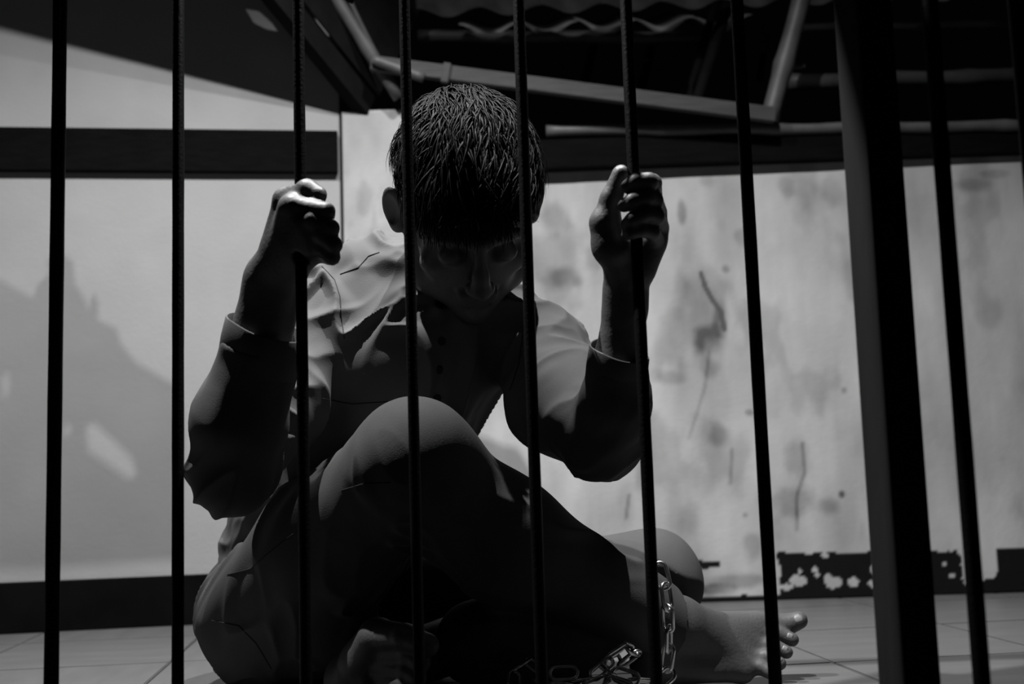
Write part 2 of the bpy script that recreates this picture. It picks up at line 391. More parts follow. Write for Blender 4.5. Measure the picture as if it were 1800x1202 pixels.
# pantiles: S-shaped clay tiles in courses rising towards the viewer
def pantile():
    w, L, nx = 0.134, 0.24, 14; v = []; f = []
    for side in (0, 1):
        for j in (0, 1):
            for i in range(nx + 1):
                t = i / nx; zz = 0.011 * math.cos(2 * math.pi * t) - side * (0.009 - 0.007 * math.cos(2 * math.pi * t))
                v.append((t * w * 1.04 - w / 2, j * L, zz))
    n = nx + 1
    for i in range(nx):
        f.append((i, i + 1, n + i + 1, n + i)); f.append((2 * n + i, 3 * n + i, 3 * n + i + 1, 2 * n + i + 1))
        f.append((i, 2 * n + i, 2 * n + i + 1, i + 1)); f.append((n + i, n + i + 1, 3 * n + i + 1, 3 * n + i))
    f.append((0, n, 3 * n, 2 * n)); f.append((nx, 2 * n + nx, 3 * n + nx, n + nx))
    me = mesh('roof_tile', v, f); me.materials.append(MT['rooftile']); me.polygons.foreach_set('use_smooth', [i % 1 == 0 for i in range(len(me.polygons))]); return me
pt = pantile()
def place_tile(p, rot):
    o = bpy.data.objects.new('roof_tile', pt); COL.objects.link(o); o.parent = roof; o.location = p; o.rotation_euler = rot
ev = at(960, 46, 2.96)
for c in range(-1, 4):
    for r in range(2):
        place_tile((ev.x + c * 0.134, ev.y + r * .2, ev.z + r * .09), (math.radians(24) + random.gauss(0, .01), random.gauss(0, .02), random.gauss(0, .015)))
e0 = at(790, 18, 2.80); sl = math.radians(31)
for r in range(1):
    for c in range(0, 9):
        o = bpy.data.objects.new('roof_tile', pt); COL.objects.link(o); o.parent = roof
        s = r * 0.21
        o.location = (e0.x + c * 0.134 + random.gauss(0, .002), e0.y - s * math.cos(sl), e0.z + s * math.sin(sl) + (r % 2) * 0.0 + 0.001 * r)
        o.rotation_euler = (sl + 0.05 + random.gauss(0, .01), random.gauss(0, .01), math.pi + random.gauss(0, .01))

# ------------------------------------------------------------------ iron bars
YB = 1.33
fence = empty('bar_fence'); tag(fence, 'row of seven thin black iron bars that the man grips', 'fence')
def bar(px, py, Y, r, parent, z1=1.34, z0=0.0, name='bar'):
    p = at(px, py, Y); k = 30
    pts = [Vector((p.x, p.y, z0 + (z1 - z0) * i / k)) for i in range(k + 1)]
    tube(name, pts, [r * (1 + .02 * math.sin(i * 2.1 + px)) for i in range(k + 1)], MT['iron'], parent, 14)
    return p
bars = []
for px, Y, r in [(98, 1.30, .0069), (313, 1.33, .0060), (531, 1.33, .0060), (724, 1.33, .0056), (932, 1.33, .0060), (1127, 1.33, .0062), (1329, 1.31, .0066)]:
    bars.append(bar(px, 600, Y, r, fence))
for z in (0.018, 1.335):
    box('rail', ((bars[0].x + bars[-1].x) / 2 - .0, 1.325 * YS, z), (1.06, 0.03, 0.03), MT['iron'], fence, bevel=.002)
gp = at(1557, 600, 1.14)
post = empty('gate_post'); tag(post, 'thick square iron post right of the man', 'post')
box('post_shaft', (gp.x, gp.y, 0.7), (0.036, 0.036, 1.4), MT['post'], post, rz=math.radians(17.5), bevel=.0025)
box('foot_plate', (gp.x, gp.y, 0.004), (0.09, 0.09, 0.008), MT['iron'], post, rz=math.radians(17.5), bevel=.001)
gate = empty('barred_gate'); tag(gate, 'black barred gate right of the thick post', 'gate')
g1 = bar(1680, 600, 1.05, .0066, gate, 1.3, 0.03); g2 = bar(1838, 600, 1.03, .0066, gate, 1.3, 0.03)
for z in (0.03, 1.3):
    a = Vector((g1.x - .05, 1.062 * YS, z)); b_ = Vector((g2.x + .12, 1.012 * YS, z)); t = (b_ - a)
    box('rail', (a + b_) / 2, (t.length, 0.024, 0.024), MT['iron'], gate, rz=math.atan2(t.y, t.x), bevel=.002)

#MAN
# ------------------------------------------------------------------ signed-distance modelling kit
class Vol:
    def __init__(s, lo, hi, h):
        s.lo = np.array(lo, np.float32); s.h = h
        s.n = np.ceil((np.array(hi) - s.lo) / h).astype(int) + 1
        s.D = np.full(s.n, 0.2, np.float32)
    def sl(s, lo, hi):
        a = np.clip(np.floor((np.array(lo) - s.lo) / s.h).astype(int), 0, s.n); b_ = np.clip(np.ceil((np.array(hi) - s.lo) / s.h).astype(int) + 1, 0, s.n)
        g_ = [(s.lo[i] + np.arange(a[i], b_[i], dtype=np.float32) * s.h) for i in range(3)]
        return (slice(a[0], b_[0]), slice(a[1], b_[1]), slice(a[2], b_[2])), g_[0][:, None, None], g_[1][None, :, None], g_[2][None, None, :]
    def op(s, d, S_, k, mode):
        D = s.D[S_]
        if mode == 'sub': d = -d; A, B = -D, -d; 
        if mode == 'add':
            if k > 0:
                hh = np.clip(0.5 + 0.5 * (D - d) / k, 0, 1); s.D[S_] = D * (1 - hh) + d * hh - k * hh * (1 - hh)
            else: s.D[S_] = np.minimum(D, d)
        else:                                                     # smooth max(D, -d_original)
            if k > 0:
                hh = np.clip(0.5 - 0.5 * (D - d) / k, 0, 1); s.D[S_] = D * (1 - hh) + d * hh + k * hh * (1 - hh)
            else: s.D[S_] = np.maximum(D, d)
    def cap(s, a, b_, ra, rb, k=0.01, mode='add', w=None, sc=1.0):
        a = np.array(a, np.float32); b_ = np.array(b_, np.float32); m = k + 4 * s.h + max(ra, rb) * max(1, sc)
        S_, x, y, z = s.sl(np.minimum(a, b_) - m, np.maximum(a, b_) + m)
        px, py, pz = x - a[0], y - a[1], z - a[2]; ab = b_ - a
        if w is not None:                                         # stretch the cross-section along w by sc
            w = np.array(w, np.float32); w = w / np.linalg.norm(w); q = px * w[0] + py * w[1] + pz * w[2]; e = (1 / sc - 1)
            px = px + q * e * w[0]; py = py + q * e * w[1]; pz = pz + q * e * w[2]
            qa = float(ab @ w); ab = ab + w * qa * e
        L2 = float(ab @ ab) + 1e-12
        t = np.clip((px * ab[0] + py * ab[1] + pz * ab[2]) / L2, 0, 1)
        d = np.sqrt((px - t * ab[0]) ** 2 + (py - t * ab[1]) ** 2 + (pz - t * ab[2]) ** 2) - (ra + (rb - ra) * t)
        if w is not None and sc < 1: d = d * (0.5 + 0.5 * sc)
        s.op(d, S_, k, mode)
    def chain(s, pts, rs, k=0.01, **kw):
        for i in range(len(pts) - 1): s.cap(pts[i], pts[i + 1], rs[i], rs[i + 1], k, **kw)
    def ell(s, c, rad, A=None, k=0.01, mode='add'):
        c = np.array(c, np.float32); m = max(rad) + k + 4 * s.h
        S_, x, y, z = s.sl(c - m, c + m); px, py, pz = x - c[0], y - c[1], z - c[2]
        A = np.eye(3) if A is None else np.array(A)
        k0 = 0; k1 = 0
        for i in range(3):
            q = px * A[i][0] + py * A[i][1] + pz * A[i][2]; k0 = k0 + (q / rad[i]) ** 2; k1 = k1 + (q / rad[i] ** 2) ** 2
        k0 = np.sqrt(k0); k1 = np.sqrt(k1) + 1e-9
        s.op((k0 * (k0 - 1) / k1).astype(np.float32), S_, k, mode)
    def cut(s, p, n_):                                            # keep the side n points away from
        S_, x, y, z = s.sl(s.lo, s.lo + s.n * s.h)
        s.D = np.maximum(s.D, (x - p[0]) * n_[0] + (y - p[1]) * n_[1] + (z - p[2]) * n_[2])
    def cut_local(s, p, n_, r):                                   # the same within r of p
        S_, x, y, z = s.sl(np.array(p) - r, np.array(p) + r)
        d = (x - p[0]) * n_[0] + (y - p[1]) * n_[1] + (z - p[2]) * n_[2]
        q = np.sqrt((x - p[0]) ** 2 + (y - p[1]) ** 2 + (z - p[2]) ** 2)
        s.D[S_] = np.where(q < r, np.maximum(s.D[S_], d), s.D[S_])
    def nets(s):
        D = s.D; I = (D < 0); c = np.zeros(np.array(D.shape) - 1, np.uint8)
        for dx in (0, 1):
            for dy in (0, 1):
                for dz in (0, 1):
                    c += I[dx:D.shape[0] - 1 + dx, dy:D.shape[1] - 1 + dy, dz:D.shape[2] - 1 + dz]
        act = np.argwhere((c > 0) & (c < 8)); ids = np.full(c.shape, -1, np.int32); ids[act[:, 0], act[:, 1], act[:, 2]] = np.arange(len(act))
        corner = np.array([(i & 1, (i >> 1) & 1, (i >> 2) & 1) for i in range(8)])
        val = np.stack([D[act[:, 0] + q[0], act[:, 1] + q[1], act[:, 2] + q[2]] for q in corner], 1)
        acc = np.zeros((len(act), 3)); cnt = np.zeros(len(act))
        for i in range(8):
            for bit in (1, 2, 4):
                j = i | bit
                if j == i: continue
                m = (val[:, i] < 0) != (val[:, j] < 0); t = val[m, i] / (val[m, i] - val[m, j])
                acc[m] += corner[i] + (corner[j] - corner[i]) * t[:, None]; cnt[m] += 1
        V = (act + acc / cnt[:, None]) * s.h + s.lo
        Fs = []
        for axx in range(3):
            sl0 = [slice(None)] * 3; sl1 = [slice(None)] * 3; sl0[axx] = slice(0, -1); sl1[axx] = slice(1, None)
            e = np.argwhere(I[tuple(sl0)] != I[tuple(sl1)]); o1_, o2_ = [(1, 2), (2, 0), (0, 1)][axx]
            e = e[(e[:, o1_] > 0) & (e[:, o2_] > 0) & (e[:, o1_] < c.shape[o1_]) & (e[:, o2_] < c.shape[o2_])]
            fl = I[e[:, 0], e[:, 1], e[:, 2]]
            q = []
            for u_, v_ in ((-1, -1), (0, -1), (0, 0), (-1, 0)):
                p = e.copy(); p[:, o1_] += u_; p[:, o2_] += v_; q.append(ids[p[:, 0], p[:, 1], p[:, 2]])
            q = np.stack(q, 1); q[~fl] = q[~fl][:, ::-1]; Fs.append(q)
        return V, np.vstack(Fs)
def np_mesh(name, V, Fq):
    me = bpy.data.meshes.new(name); me.vertices.add(len(V)); me.vertices.foreach_set('co', np.asarray(V, np.float32).reshape(-1))
    me.loops.add(len(Fq) * 4); me.loops.foreach_set('vertex_index', np.asarray(Fq, np.int32).reshape(-1))
    me.polygons.add(len(Fq)); me.polygons.foreach_set('loop_start', np.arange(0, len(Fq) * 4, 4, dtype=np.int32))
    me.polygons.foreach_set('use_smooth', np.ones(len(Fq), bool)); me.update(calc_edges=True); me.validate(); return me
def normals(me):
    n_ = np.empty(len(me.vertices) * 3, np.float32); me.vertices.foreach_get('normal', n_); return n_.reshape(-1, 3)
def relax(V, Fq, it=2, lam=0.5):
    E = np.vstack([Fq[:, [0, 1]], Fq[:, [1, 2]], Fq[:, [2, 3]], Fq[:, [3, 0]]])
    cnt = np.bincount(E[:, 0], minlength=len(V)) + np.bincount(E[:, 1], minlength=len(V))
    for _ in range(it):
        s_ = np.stack([np.bincount(E[:, 0], V[E[:, 1], i], len(V)) + np.bincount(E[:, 1], V[E[:, 0], i], len(V)) for i in range(3)], 1)
        V = V + lam * (s_ / cnt[:, None] - V)
    return V
def segd(V, a, b_):
    a = np.array(a); b_ = np.array(b_); ab = b_ - a; t = np.clip(((V - a) @ ab) / (ab @ ab), 0, 1)
    return np.linalg.norm(V - a - t[:, None] * ab, axis=1), t
def folds(V, u, lo, hi, seed, sharp=1.6):
    u = Vector(u).normalized(); a, b_ = frame_of(u)
    q = np.stack([V @ np.array(u) * lo, V @ np.array(a) * hi, V @ np.array(b_) * hi], -1) + seed * 3.7
    wv = vnoise(q * 0.6 + 9)[:, None]; n_ = np.clip((vnoise(q + (wv - .5) * 1.8) - .5) * 1.9 + .5, 0, 1)
    return (1 - np.abs(2 * n_ - 1)) ** sharp - 0.4

# ------------------------------------------------------------------ the seated man: joints
man = empty('person'); tag(man, 'barefoot man in a shirt sitting cross-legged, head bowed, both hands gripping the bars', 'person')
J = dict(
    neck=at(768, 512, 1.71), shR=at(578, 546, 1.68), shL=at(952, 612, 1.67),       # man's right is on the left of the picture
    elR=at(408, 838, 1.50), elL=at(1060, 772, 1.50), wrR=at(480, 500, 1.405), wrL=at(1100, 505, 1.395),
    chest=at(722, 635, 1.69), waist=at(592, 885, 1.81), hips=at(508, 1062, 1.88),
    hipR=at(458, 1082, 1.80), hipL=at(640, 1090, 1.93), knR=at(728, 808, 1.50), knL=at(1148, 1017, 1.86),
    calfR=at(885, 945, 1.58), anR=at(1152, 1088, 1.685), anL=at(690, 1168, 1.62))
# head frame: bowed 45 degrees, turned a little to the right of the picture
yaw = math.radians(9); pit = math.radians(53); rol = math.radians(-4)
Rh = Matrix.Rotation(yaw, 3, 'Z') @ Matrix.Rotation(rol, 3, 'Y') @ Matrix.Rotation(pit, 3, 'X')
HX = Rh @ Vector((1, 0, 0)); HF = Rh @ Vector((0, -1, 0)); HU = Rh @ Vector((0, 0, 1))
HC = at(822, 353, 1.55)
def hd(x, y, z): return HC + HX * x + HF * y + HU * z
HA = [tuple(HX), tuple(HF), tuple(HU)]

lo = np.array(at(310, 600, 1.5)) * [1, 0, 0] + [0, 1.24 * YS, -0.01]; hi = np.array([at(1450, 600, 1.75).x, 2.06 * YS, 0.72])
B = Vol(lo, hi, 0.0024)
# trunk and limbs under the clothes
B.cap(J['chest'], J['waist'], .085, .075, .03, w=(1, .05, -.1), sc=1.2); B.cap(J['waist'], J['hips'], .075, .082, .03, w=(1, .05, -.1), sc=1.15)
B.chain([J['shR'], J['neck'], J['shL']], [.036, .042, .036], .03)
B.chain([J['shR'], J['elR']], [.036, .033], .02); B.chain([J['shL'], J['elL']], [.036, .032], .02)
B.chain([J['elR'], at(448, 640, 1.44), J['wrR']], [.033, .036, .030], .01); B.chain([J['elL'], at(1086, 640, 1.43), at(1099, 540, 1.405), J['wrL']], [.030, .026, .0225, .0215], .01)
B.chain([J['hipR'], J['knR'], J['calfR'], J['anR']], [.065, .044, .046, .032], .02)
B.chain([J['hips'], J['hipL'], J['knL'], J['anL']], [.075, .065, .046, .032], .02); B.cap(J['hips'], J['hipR'], .075, .065, .03)
# neck and head
B.chain([hd(0, -.045, -.055), J['neck']], [.054, .058], .02)
B.ell(hd(0, -.012, .028), (.074, .094, .086), HA, .01)
B.ell(hd(0, .040, -.040), (.058, .054, .072), HA, .025)
for s_ in (-1, 1):
    B.chain([hd(s_ * .060, .0, -.045), hd(s_ * .050, .035, -.085), hd(0, .076, -.098)], [.016, .015, .018], .02)
    B.ell(hd(s_ * .046, .062, -.036), (.018, .016, .014), HA, .015)            # cheekbone
    B.ell(hd(s_ * .031, .100, -.005), (.016, .011, .010), HA, .014, 'sub')      # eye socket
    B.ell(hd(s_ * .031, .083, -.009), (.0150, .0125, .0115), HA, .007)          # closed lid
    B.cap(hd(s_ * .012, .092, .016), hd(s_ * .048, .078, .014), .008, .006, .010)   # brow
    B.ell(hd(s_ * .011, .106, -.042), (.007, .009, .0065), HA, .005)           # nostril wing
    en = HX * s_ * .75 + HF * .66; ep = HX * s_ * .66 - HF * .75
    B.ell(hd(s_ * .086, -.014, -.014), (.0065, .019, .031), [tuple(en), tuple(ep), tuple(HU)], .006)
    B.ell(hd(s_ * .084, -.008, -.034), (.006, .010, .014), [tuple(en), tuple(ep), tuple(HU)], .006)
    B.ell(hd(s_ * .086, -.014, -.014) + en * .006, (.0045, .011, .020), [tuple(en), tuple(ep), tuple(HU)], .003, 'sub')
B.chain([hd(0, .094, .012), hd(0, .108, -.022), hd(0, .116, -.040)], [.007, .008, .0105], .010)
B.cap(hd(-.019, .093, -.064), hd(.019, .093, -.064), .006, .006, .008); B.cap(hd(-.016, .092, -.075), hd(.016, .092, -.075), .007, .007, .008)
B.cap(hd(-.024, .103, -.0695), hd(.024, .103, -.0695), .003, .003, .004, 'sub')

# right hand (left of the picture), fingers closed round the third bar
def finger(pts, rs): B.chain([at(*p) for p in pts], rs, .0022)
wR = at(496, 470, 1.385)
B.cap(J['wrR'], wR, .029, .027, .012)
for m, r in (((514, 366, 1.322), .0155), ((536, 390, 1.318), .0145), ((549, 413, 1.320), .0140), ((557, 436, 1.326), .0130)):
    B.cap(wR, at(*m), .021, r, .010)
B.cap(at(476, 480, 1.395), at(512, 420, 1.35), .022, .016, .012)
for x_, y_, Y_, r in ((517, 360, 1.312, .0098), (549, 386, 1.305, .0092), (566, 411, 1.306, .0088), (570, 438, 1.314, .0080)): B.ell(at(x_, y_, Y_), (r, r, r), None, .006)
finger([(517, 362, 1.313), (574, 371, 1.303), (575, 377, 1.337), (550, 383, 1.355)], [.0100, .0088, .0082, .0072])
finger([(549, 388, 1.306), (582, 401, 1.302), (581, 407, 1.337), (554, 409, 1.356)], [.0098, .0086, .0080, .0070])
finger([(566, 412, 1.307), (588, 430, 1.304), (584, 434, 1.336), (556, 432, 1.354)], [.0092, .0082, .0077, .0068])
finger([(570, 438, 1.315), (584, 452, 1.312), (580, 453, 1.336), (560, 450, 1.350)], [.0088, .0080, .0074, .0066])
B.chain([at(492, 430, 1.37), at(502, 352, 1.345), at(540, 334, 1.322), at(561, 342, 1.314)], [.020, .0125, .0105, .0085], .006)
# left hand (right of the picture), palm to the viewer, thumb up along the sixth bar
wL = at(1104, 478, 1.385)
B.cap(J['wrL'], wL, .0215, .023, .012)
for m, r in (((1143, 352, 1.372), .0125), ((1151, 375, 1.368), .0125), ((1154, 401, 1.366), .0120), ((1148, 428, 1.368), .0120)):
    B.cap(wL, at(*m), .018, r, .010)
B.cap(at(1124, 470, 1.375), at(1146, 420, 1.362), .017, .014, .010)
B.ell(at(1088, 458, 1.36), (.012, .010, .014), None, .010)                    # heel of the palm
B.chain([at(1090, 470, 1.375), at(1075, 432, 1.352), at(1064, 392, 1.345)], [.016, .0195, .0165], .008)
B.chain([at(1064, 392, 1.345), at(1074, 350, 1.338), at(1092, 306, 1.33)], [.0145, .0108, .0098], .006)
finger([(1147, 346, 1.366), (1147, 322, 1.322), (1140, 319, 1.304), (1118, 319, 1.301), (1103, 328, 1.307)], [.0105, .0096, .0092, .0086, .0074])
finger([(1155, 372, 1.362), (1150, 352, 1.320), (1136, 347, 1.302), (1112, 353, 1.300), (1097, 362, 1.310)], [.0104, .0092, .0086, .0080, .0070])
finger([(1160, 400, 1.360), (1153, 380, 1.320), (1133, 376, 1.303), (1112, 386, 1.303), (1102, 394, 1.312)], [.0100, .0088, .0082, .0077, .0068])
finger([(1155, 426, 1.362), (1146, 408, 1.324), (1126, 404, 1.309), (1110, 409, 1.308), (1102, 412, 1.316)], [.0092, .0080, .0072, .0067, .0060])
# right foot (right of the picture) on its outer edge, big toe up
hl = at(1150, 1168, 1.69); tr = at(1225, 1112, 1.715)
B.chain([J['anR'], at(1190, 1100, 1.70), tr], [.034, .035, .031], .015); B.chain([J['anR'], hl], [.032, .026], .015)
mt = [(1330, 1098, 1.775), (1328, 1120, 1.757), (1322, 1140, 1.74), (1314, 1160, 1.722), (1304, 1178, 1.71)]
for i, p in enumerate(mt): B.cap(tr, at(*p), .026, [.018, .0145, .014, .0135, .013][i], .012)
B.cap(hl, at(1304, 1180, 1.71), .024, .013, .012); B.cap(hl, at(1240, 1150, 1.72), .026, .022, .015)
toes = [([(1330, 1098, 1.775), (1382, 1098, 1.78), (1404, 1090, 1.78)], [.016, .0138, .0118]), ([(1328, 1120, 1.757), (1366, 1114, 1.76), (1392, 1124, 1.757)], [.0115, .0100, .0092]),
        ([(1322, 1140, 1.74), (1358, 1134, 1.742), (1382, 1146, 1.737)], [.0110, .0095, .0088]), ([(1314, 1160, 1.722), (1346, 1154, 1.724), (1371, 1166, 1.717)], [.0105, .0090, .0085]),
        ([(1304, 1178, 1.71), (1334, 1172, 1.712), (1358, 1184, 1.704)], [.0105, .0090, .0086])]
for p, r in toes: B.chain([at(*q) for q in p], r, .003)
# left foot tucked under the right thigh, toes towards the viewer, sole to the left of the picture
B.chain([J['anL'], at(625, 1195, 1.63)], [.032, .033], .015)
B.chain([at(625, 1195, 1.63), at(648, 1165, 1.56), at(662, 1120, 1.52)], [.033, .030, .020], .015)
B.chain([at(625, 1200, 1.63), at(665, 1215, 1.53)], [.030, .020], .015); B.cap(J['anL'], at(668, 1130, 1.53), .032, .020, .02)
for p, r in [([(662, 1118, 1.52), (712, 1120, 1.47), (752, 1134, 1.445)], [.0195, .0145, .0125]), ([(668, 1148, 1.52), (718, 1152, 1.47), (742, 1166, 1.45)], [.014, .0100, .0095]),
             ([(672, 1172, 1.52), (716, 1178, 1.47), (736, 1192, 1.45)], [.013, .0095, .0090]), ([(674, 1194, 1.52), (712, 1202, 1.47), (730, 1214, 1.45)], [.0125, .0090, .0088]),
             ([(672, 1216, 1.52), (706, 1224, 1.475), (722, 1232, 1.46)], [.012, .0090, .0086])]: B.chain([at(*q) for q in p], r, .004)
for b_ in (bars[2], bars[5]): B.cap((b_.x, b_.y, .2), (b_.x, b_.y, .7), .0066, .0066, .002, 'sub')
B.cut((0, 0, 0.0008), (0, 0, -1))
V, Fq = B.nets(); V = relax(V, Fq, 2, .5); me = np_mesh('body', V, Fq); del B
body = link('body', me, MT['skin'], man); print('body', len(V))
def nail(parent, p, n_, t, w, l):
    n_ = Vector(n_).normalized(); t = (Vector(t) - n_ * Vector(t).dot(n_)).normalized(); s_ = n_.cross(t); v = []; f = []
    for i in range(5):
        for j in range(5):
            a, c = i / 2 - 1, j / 2 - 1; rr = 1 - .12 * a * a * c * c
            v.append(Vector(p) + s_ * a * w * rr + t * c * l * rr - n_ * (.28 * w * a * a + .12 * l * max(0, c) ** 2))
    for i in range(4):
        for j in range(4): f.append((i * 5 + j, i * 5 + j + 1, i * 5 + j + 6, i * 5 + j + 5))
    o = link('nail', mesh('nail', v, f), MT['nail'], parent, True); o.modifiers.new('t', 'SOLIDIFY').thickness = .0012; return o
bvh = BVHTree.FromPolygons([Vector(v) for v in V], Fq.tolist())
def shoot(px, py, bv=None):
    dr = (R3 @ Vector((px - 900.0, 601.0 - py, F))).normalized(); h_ = (bv or bvh).ray_cast(CAM, dr); return h_[0], h_[1]
for (px, py, w, l, q) in [(1404, 1087, .0062, .0058, 0), (1389, 1118, .0042, .0040, 1), (1380, 1140, .0038, .0036, 2), (1370, 1160, .0035, .0032, 3)]:
    h_, n_ = shoot(px, py)
    if h_: nail(body, h_ + n_ * .0004, n_, at(*toes[q][0][2]) - at(*toes[q][0][1]), w, l)

# ------------------------------------------------------------------ shirt
lat = (1, .05, -.12)
lo = np.array([at(300, 700, 1.55).x, 1.36 * YS, 0.02]); hi = np.array([at(1170, 700, 1.55).x, 2.08 * YS, 0.62])
C_ = Vol(lo, hi, 0.0026)
C_.cap(J['chest'], J['waist'], .098, .104, .04, w=lat, sc=1.18); C_.cap(J['waist'], J['hips'], .104, .118, .03, w=lat, sc=1.08)
C_.cap(at(664, 505, 1.70), J['chest'], .050, .08, .05); C_.cap(at(850, 560, 1.69), J['chest'], .048, .075, .05)
C_.chain([at(588, 540, 1.68), at(680, 500, 1.70), J['neck'], at(862, 565, 1.69), J['shL']], [.050, .052, .058, .046, .050], .04)
cuR0, cuR1 = at(462, 606, 1.432), at(474, 555, 1.42); cuL0, cuL1 = at(1086, 640, 1.43), at(1090, 596, 1.42)
axR = (J['wrR'] - J['elR']).normalized(); axL = (at(1099, 540, 1.405) - J['elL']).normalized()
C_.chain([J['shR'], at(478, 712, 1.585), J['elR']], [.052, .056, .046], .025); C_.chain([J['elR'], at(425, 735, 1.465), cuR0, cuR0 + axR * .03], [.047, .052, .040, .038], .012)
C_.chain([J['shL'], at(990, 708, 1.59), J['elL']], [.052, .061, .047], .025); C_.chain([J['elL'], at(1080, 710, 1.455), cuL0, cuL0 + axL * .03], [.046, .040, .030, .029], .012)
C_.cut_local(cuR0, axR, .075); C_.cut_local(cuL0, axL, .06)
C_.cap(hd(0, -.03, -.05), J['neck'] + Vector((0, .01, .0)), .060, .048, .006, 'sub')
C_.cut((0, 0, .03), (0, 0, -1))
V, Fq = C_.nets(); V = relax(V, Fq, 3, .5); me = np_mesh('shirt', V, Fq); del C_
N_ = normals(me)
def wseg(a, b_, r): return np.exp(-(segd(V, a, b_)[0] / r) ** 2)
disp = np.zeros(len(V))
ww = wseg(J['chest'], J['waist'], .16) + wseg(at(664, 505, 1.7), J['chest'], .12)
tax = (J['waist'] - J['chest']).normalized()
disp += np.clip(ww, 0, 1) * .013 * folds(V, tax + Vector((.15, 0, 0)), 5, 24, 1)
disp += np.clip(wseg(J['waist'], J['hips'], .15), 0, 1) * .010 * folds(V, Vector((1, .2, .35)), 6, 24, 2)
aR = (J['elR'] - J['shR']).normalized(); aL = (J['elL'] - J['shL']).normalized()
disp += np.clip(wseg(J['shR'], J['elR'], .06), 0, 1) * .012 * folds(V, Vector((.6, -.5, .5)), 6, 24, 3)
disp += np.clip(wseg(J['shL'], J['elL'], .06), 0, 1) * .012 * folds(V, Vector((.8, .2, .55)), 6, 26, 4)
disp += np.clip(wseg(J['elR'], cuR0, .06), 0, 1) * .010 * folds(V, axR * .9 + Vector((.4, 0, 0)), 7, 26, 5)
disp += np.clip(wseg(J['elL'], cuL0, .05), 0, 1) * .008 * folds(V, axL * .8 + Vector((.4, 0, 0)), 7, 28, 6)
for c_, r in ((cuR0, .02), (cuL0, .02)): disp *= 1 - np.exp(-(np.linalg.norm(V - np.array(c_), axis=1) / .045) ** 2)
V = V + N_ * disp[:, None]; V = relax(V, Fq, 1, .4); me.vertices.foreach_set('co', V.astype(np.float32).reshape(-1)); me.update()
shirt = link('shirt', me, MT['shirt'], man); print('shirt', len(V))
sb = BVHTree.FromPolygons([Vector(v) for v in V], Fq.tolist())
def cuff(c0, ax_, L, r0, r1, th=.0018, sq=1.0, wdir=Vector((1, 0, 0))):
    a, b_ = frame_of(ax_, Vector((0, 1, 0))); n = 40; v = []; f = []
    prof = [(0, r0), (L * .5, (r0 + r1) / 2 + .0006), (L, r1), (L + .0012, r1 - th * .5), (L, r1 - th), (L * .5, (r0 + r1) / 2 - th), (0, r0 - th), (-.001, r0 - th * .5)]
    for (z_, r) in prof:
        for k in range(n):
            w = 2 * math.pi * k / n; rr = r * (1 + .03 * math.sin(3 * w + z_ * 30) + .02 * math.sin(5 * w))
            v.append(c0 + ax_ * (z_ + .004 * math.sin(w + 1)) + (a * math.cos(w) + b_ * math.sin(w)) * rr)
    m = len(prof)
    for i in range(m):
        for k in range(n): f.append((i * n + k, i * n + (k + 1) % n, ((i + 1) % m) * n + (k + 1) % n, ((i + 1) % m) * n + k))
    return link('cuff', mesh('cuff', v, f), MT['shirt'], shirt, True)
cuff(cuR0 - axR * .024, axR, .044, .0425, .0425); cuff(cuL0 - axL * .022, axL, .038, .0325, .0325)
# collar standing round the neck: two leaves
def collar():
    nk = (hd(0, -.04, -.06) - J['neck']).normalized(); c0 = J['neck'] + nk * .018 + Vector((0, .004, 0)); a, b_ = frame_of(nk, Vector((0, 1, 0)))
    v = []; f = []; n = 44
    for i in range(n + 1):
        w = math.pi * 2 * (i / n) * .92 + math.pi * .08
        # start and end at the throat (towards the viewer and down)
        fr = -Vector((0, 1, 0)) + nk * nk.y; fr.normalize(); sd = nk.cross(fr)
        d_ = fr * math.cos(w) + sd * math.sin(w); e = abs(math.cos(w / 2)); tip = max(0, math.cos(w)) ** 2
        for (z_, r) in ((-.004, .066), (.018, .064), (.030, .065), (.033, .068), (.029, .0715), (.010, .078), (-.008 - .022 * tip, .086), (-.0075 - .022 * tip, .083), (.010, .074), (.026, .068), (.016, .067), (-.004, .069)):
            v.append(c0 + d_ * r + nk * z_)
    m = 12
    for i in range(n):
        for k in range(m): f.append((i * m + k, i * m + (k + 1) % m, (i + 1) * m + (k + 1) % m, (i + 1) * m + k))
    return link('collar', mesh('collar', v, f), MT['shirt'], shirt, True)
collar()
def seam(pts, bv, parent, r=.0007, m='seam', name='seam'):
    out = []
    for (p, q) in zip(pts[:-1], pts[1:]):
        k = max(2, int(math.hypot(q[0] - p[0], q[1] - p[1]) / 5))
        for i in range(k):
            t = i / k; h_, n_ = shoot(p[0] + (q[0] - p[0]) * t, p[1] + (q[1] - p[1]) * t, bv)
            if h_ and (not out or (h_ - out[-1]).length < .04): out.append(h_ + n_ * r * .3)
    if len(out) > 2: tube(name, out, r, MT[m], parent, 6)
seam([(566, 468), (588, 492), (597, 520), (600, 560), (606, 600)], sb, shirt); seam([(598, 482), (630, 470), (648, 450), (672, 442)], sb, shirt)
seam([(890, 520), (906, 528), (925, 532), (935, 545)], sb, shirt); seam([(925, 532), (920, 580), (912, 640), (895, 690)], sb, shirt)
seam([(566, 700), (620, 710), (690, 705)], sb, shirt)
for i, q in enumerate([(776, 600), (772, 650), (768, 700)]):
    h_, n_ = shoot(*q, sb)
    if h_: tube('button', [h_ - n_ * .001, h_ + n_ * .0015, h_ + n_ * .0022], [.0052, .0052, .0040], MT['seam'], shirt, 16)
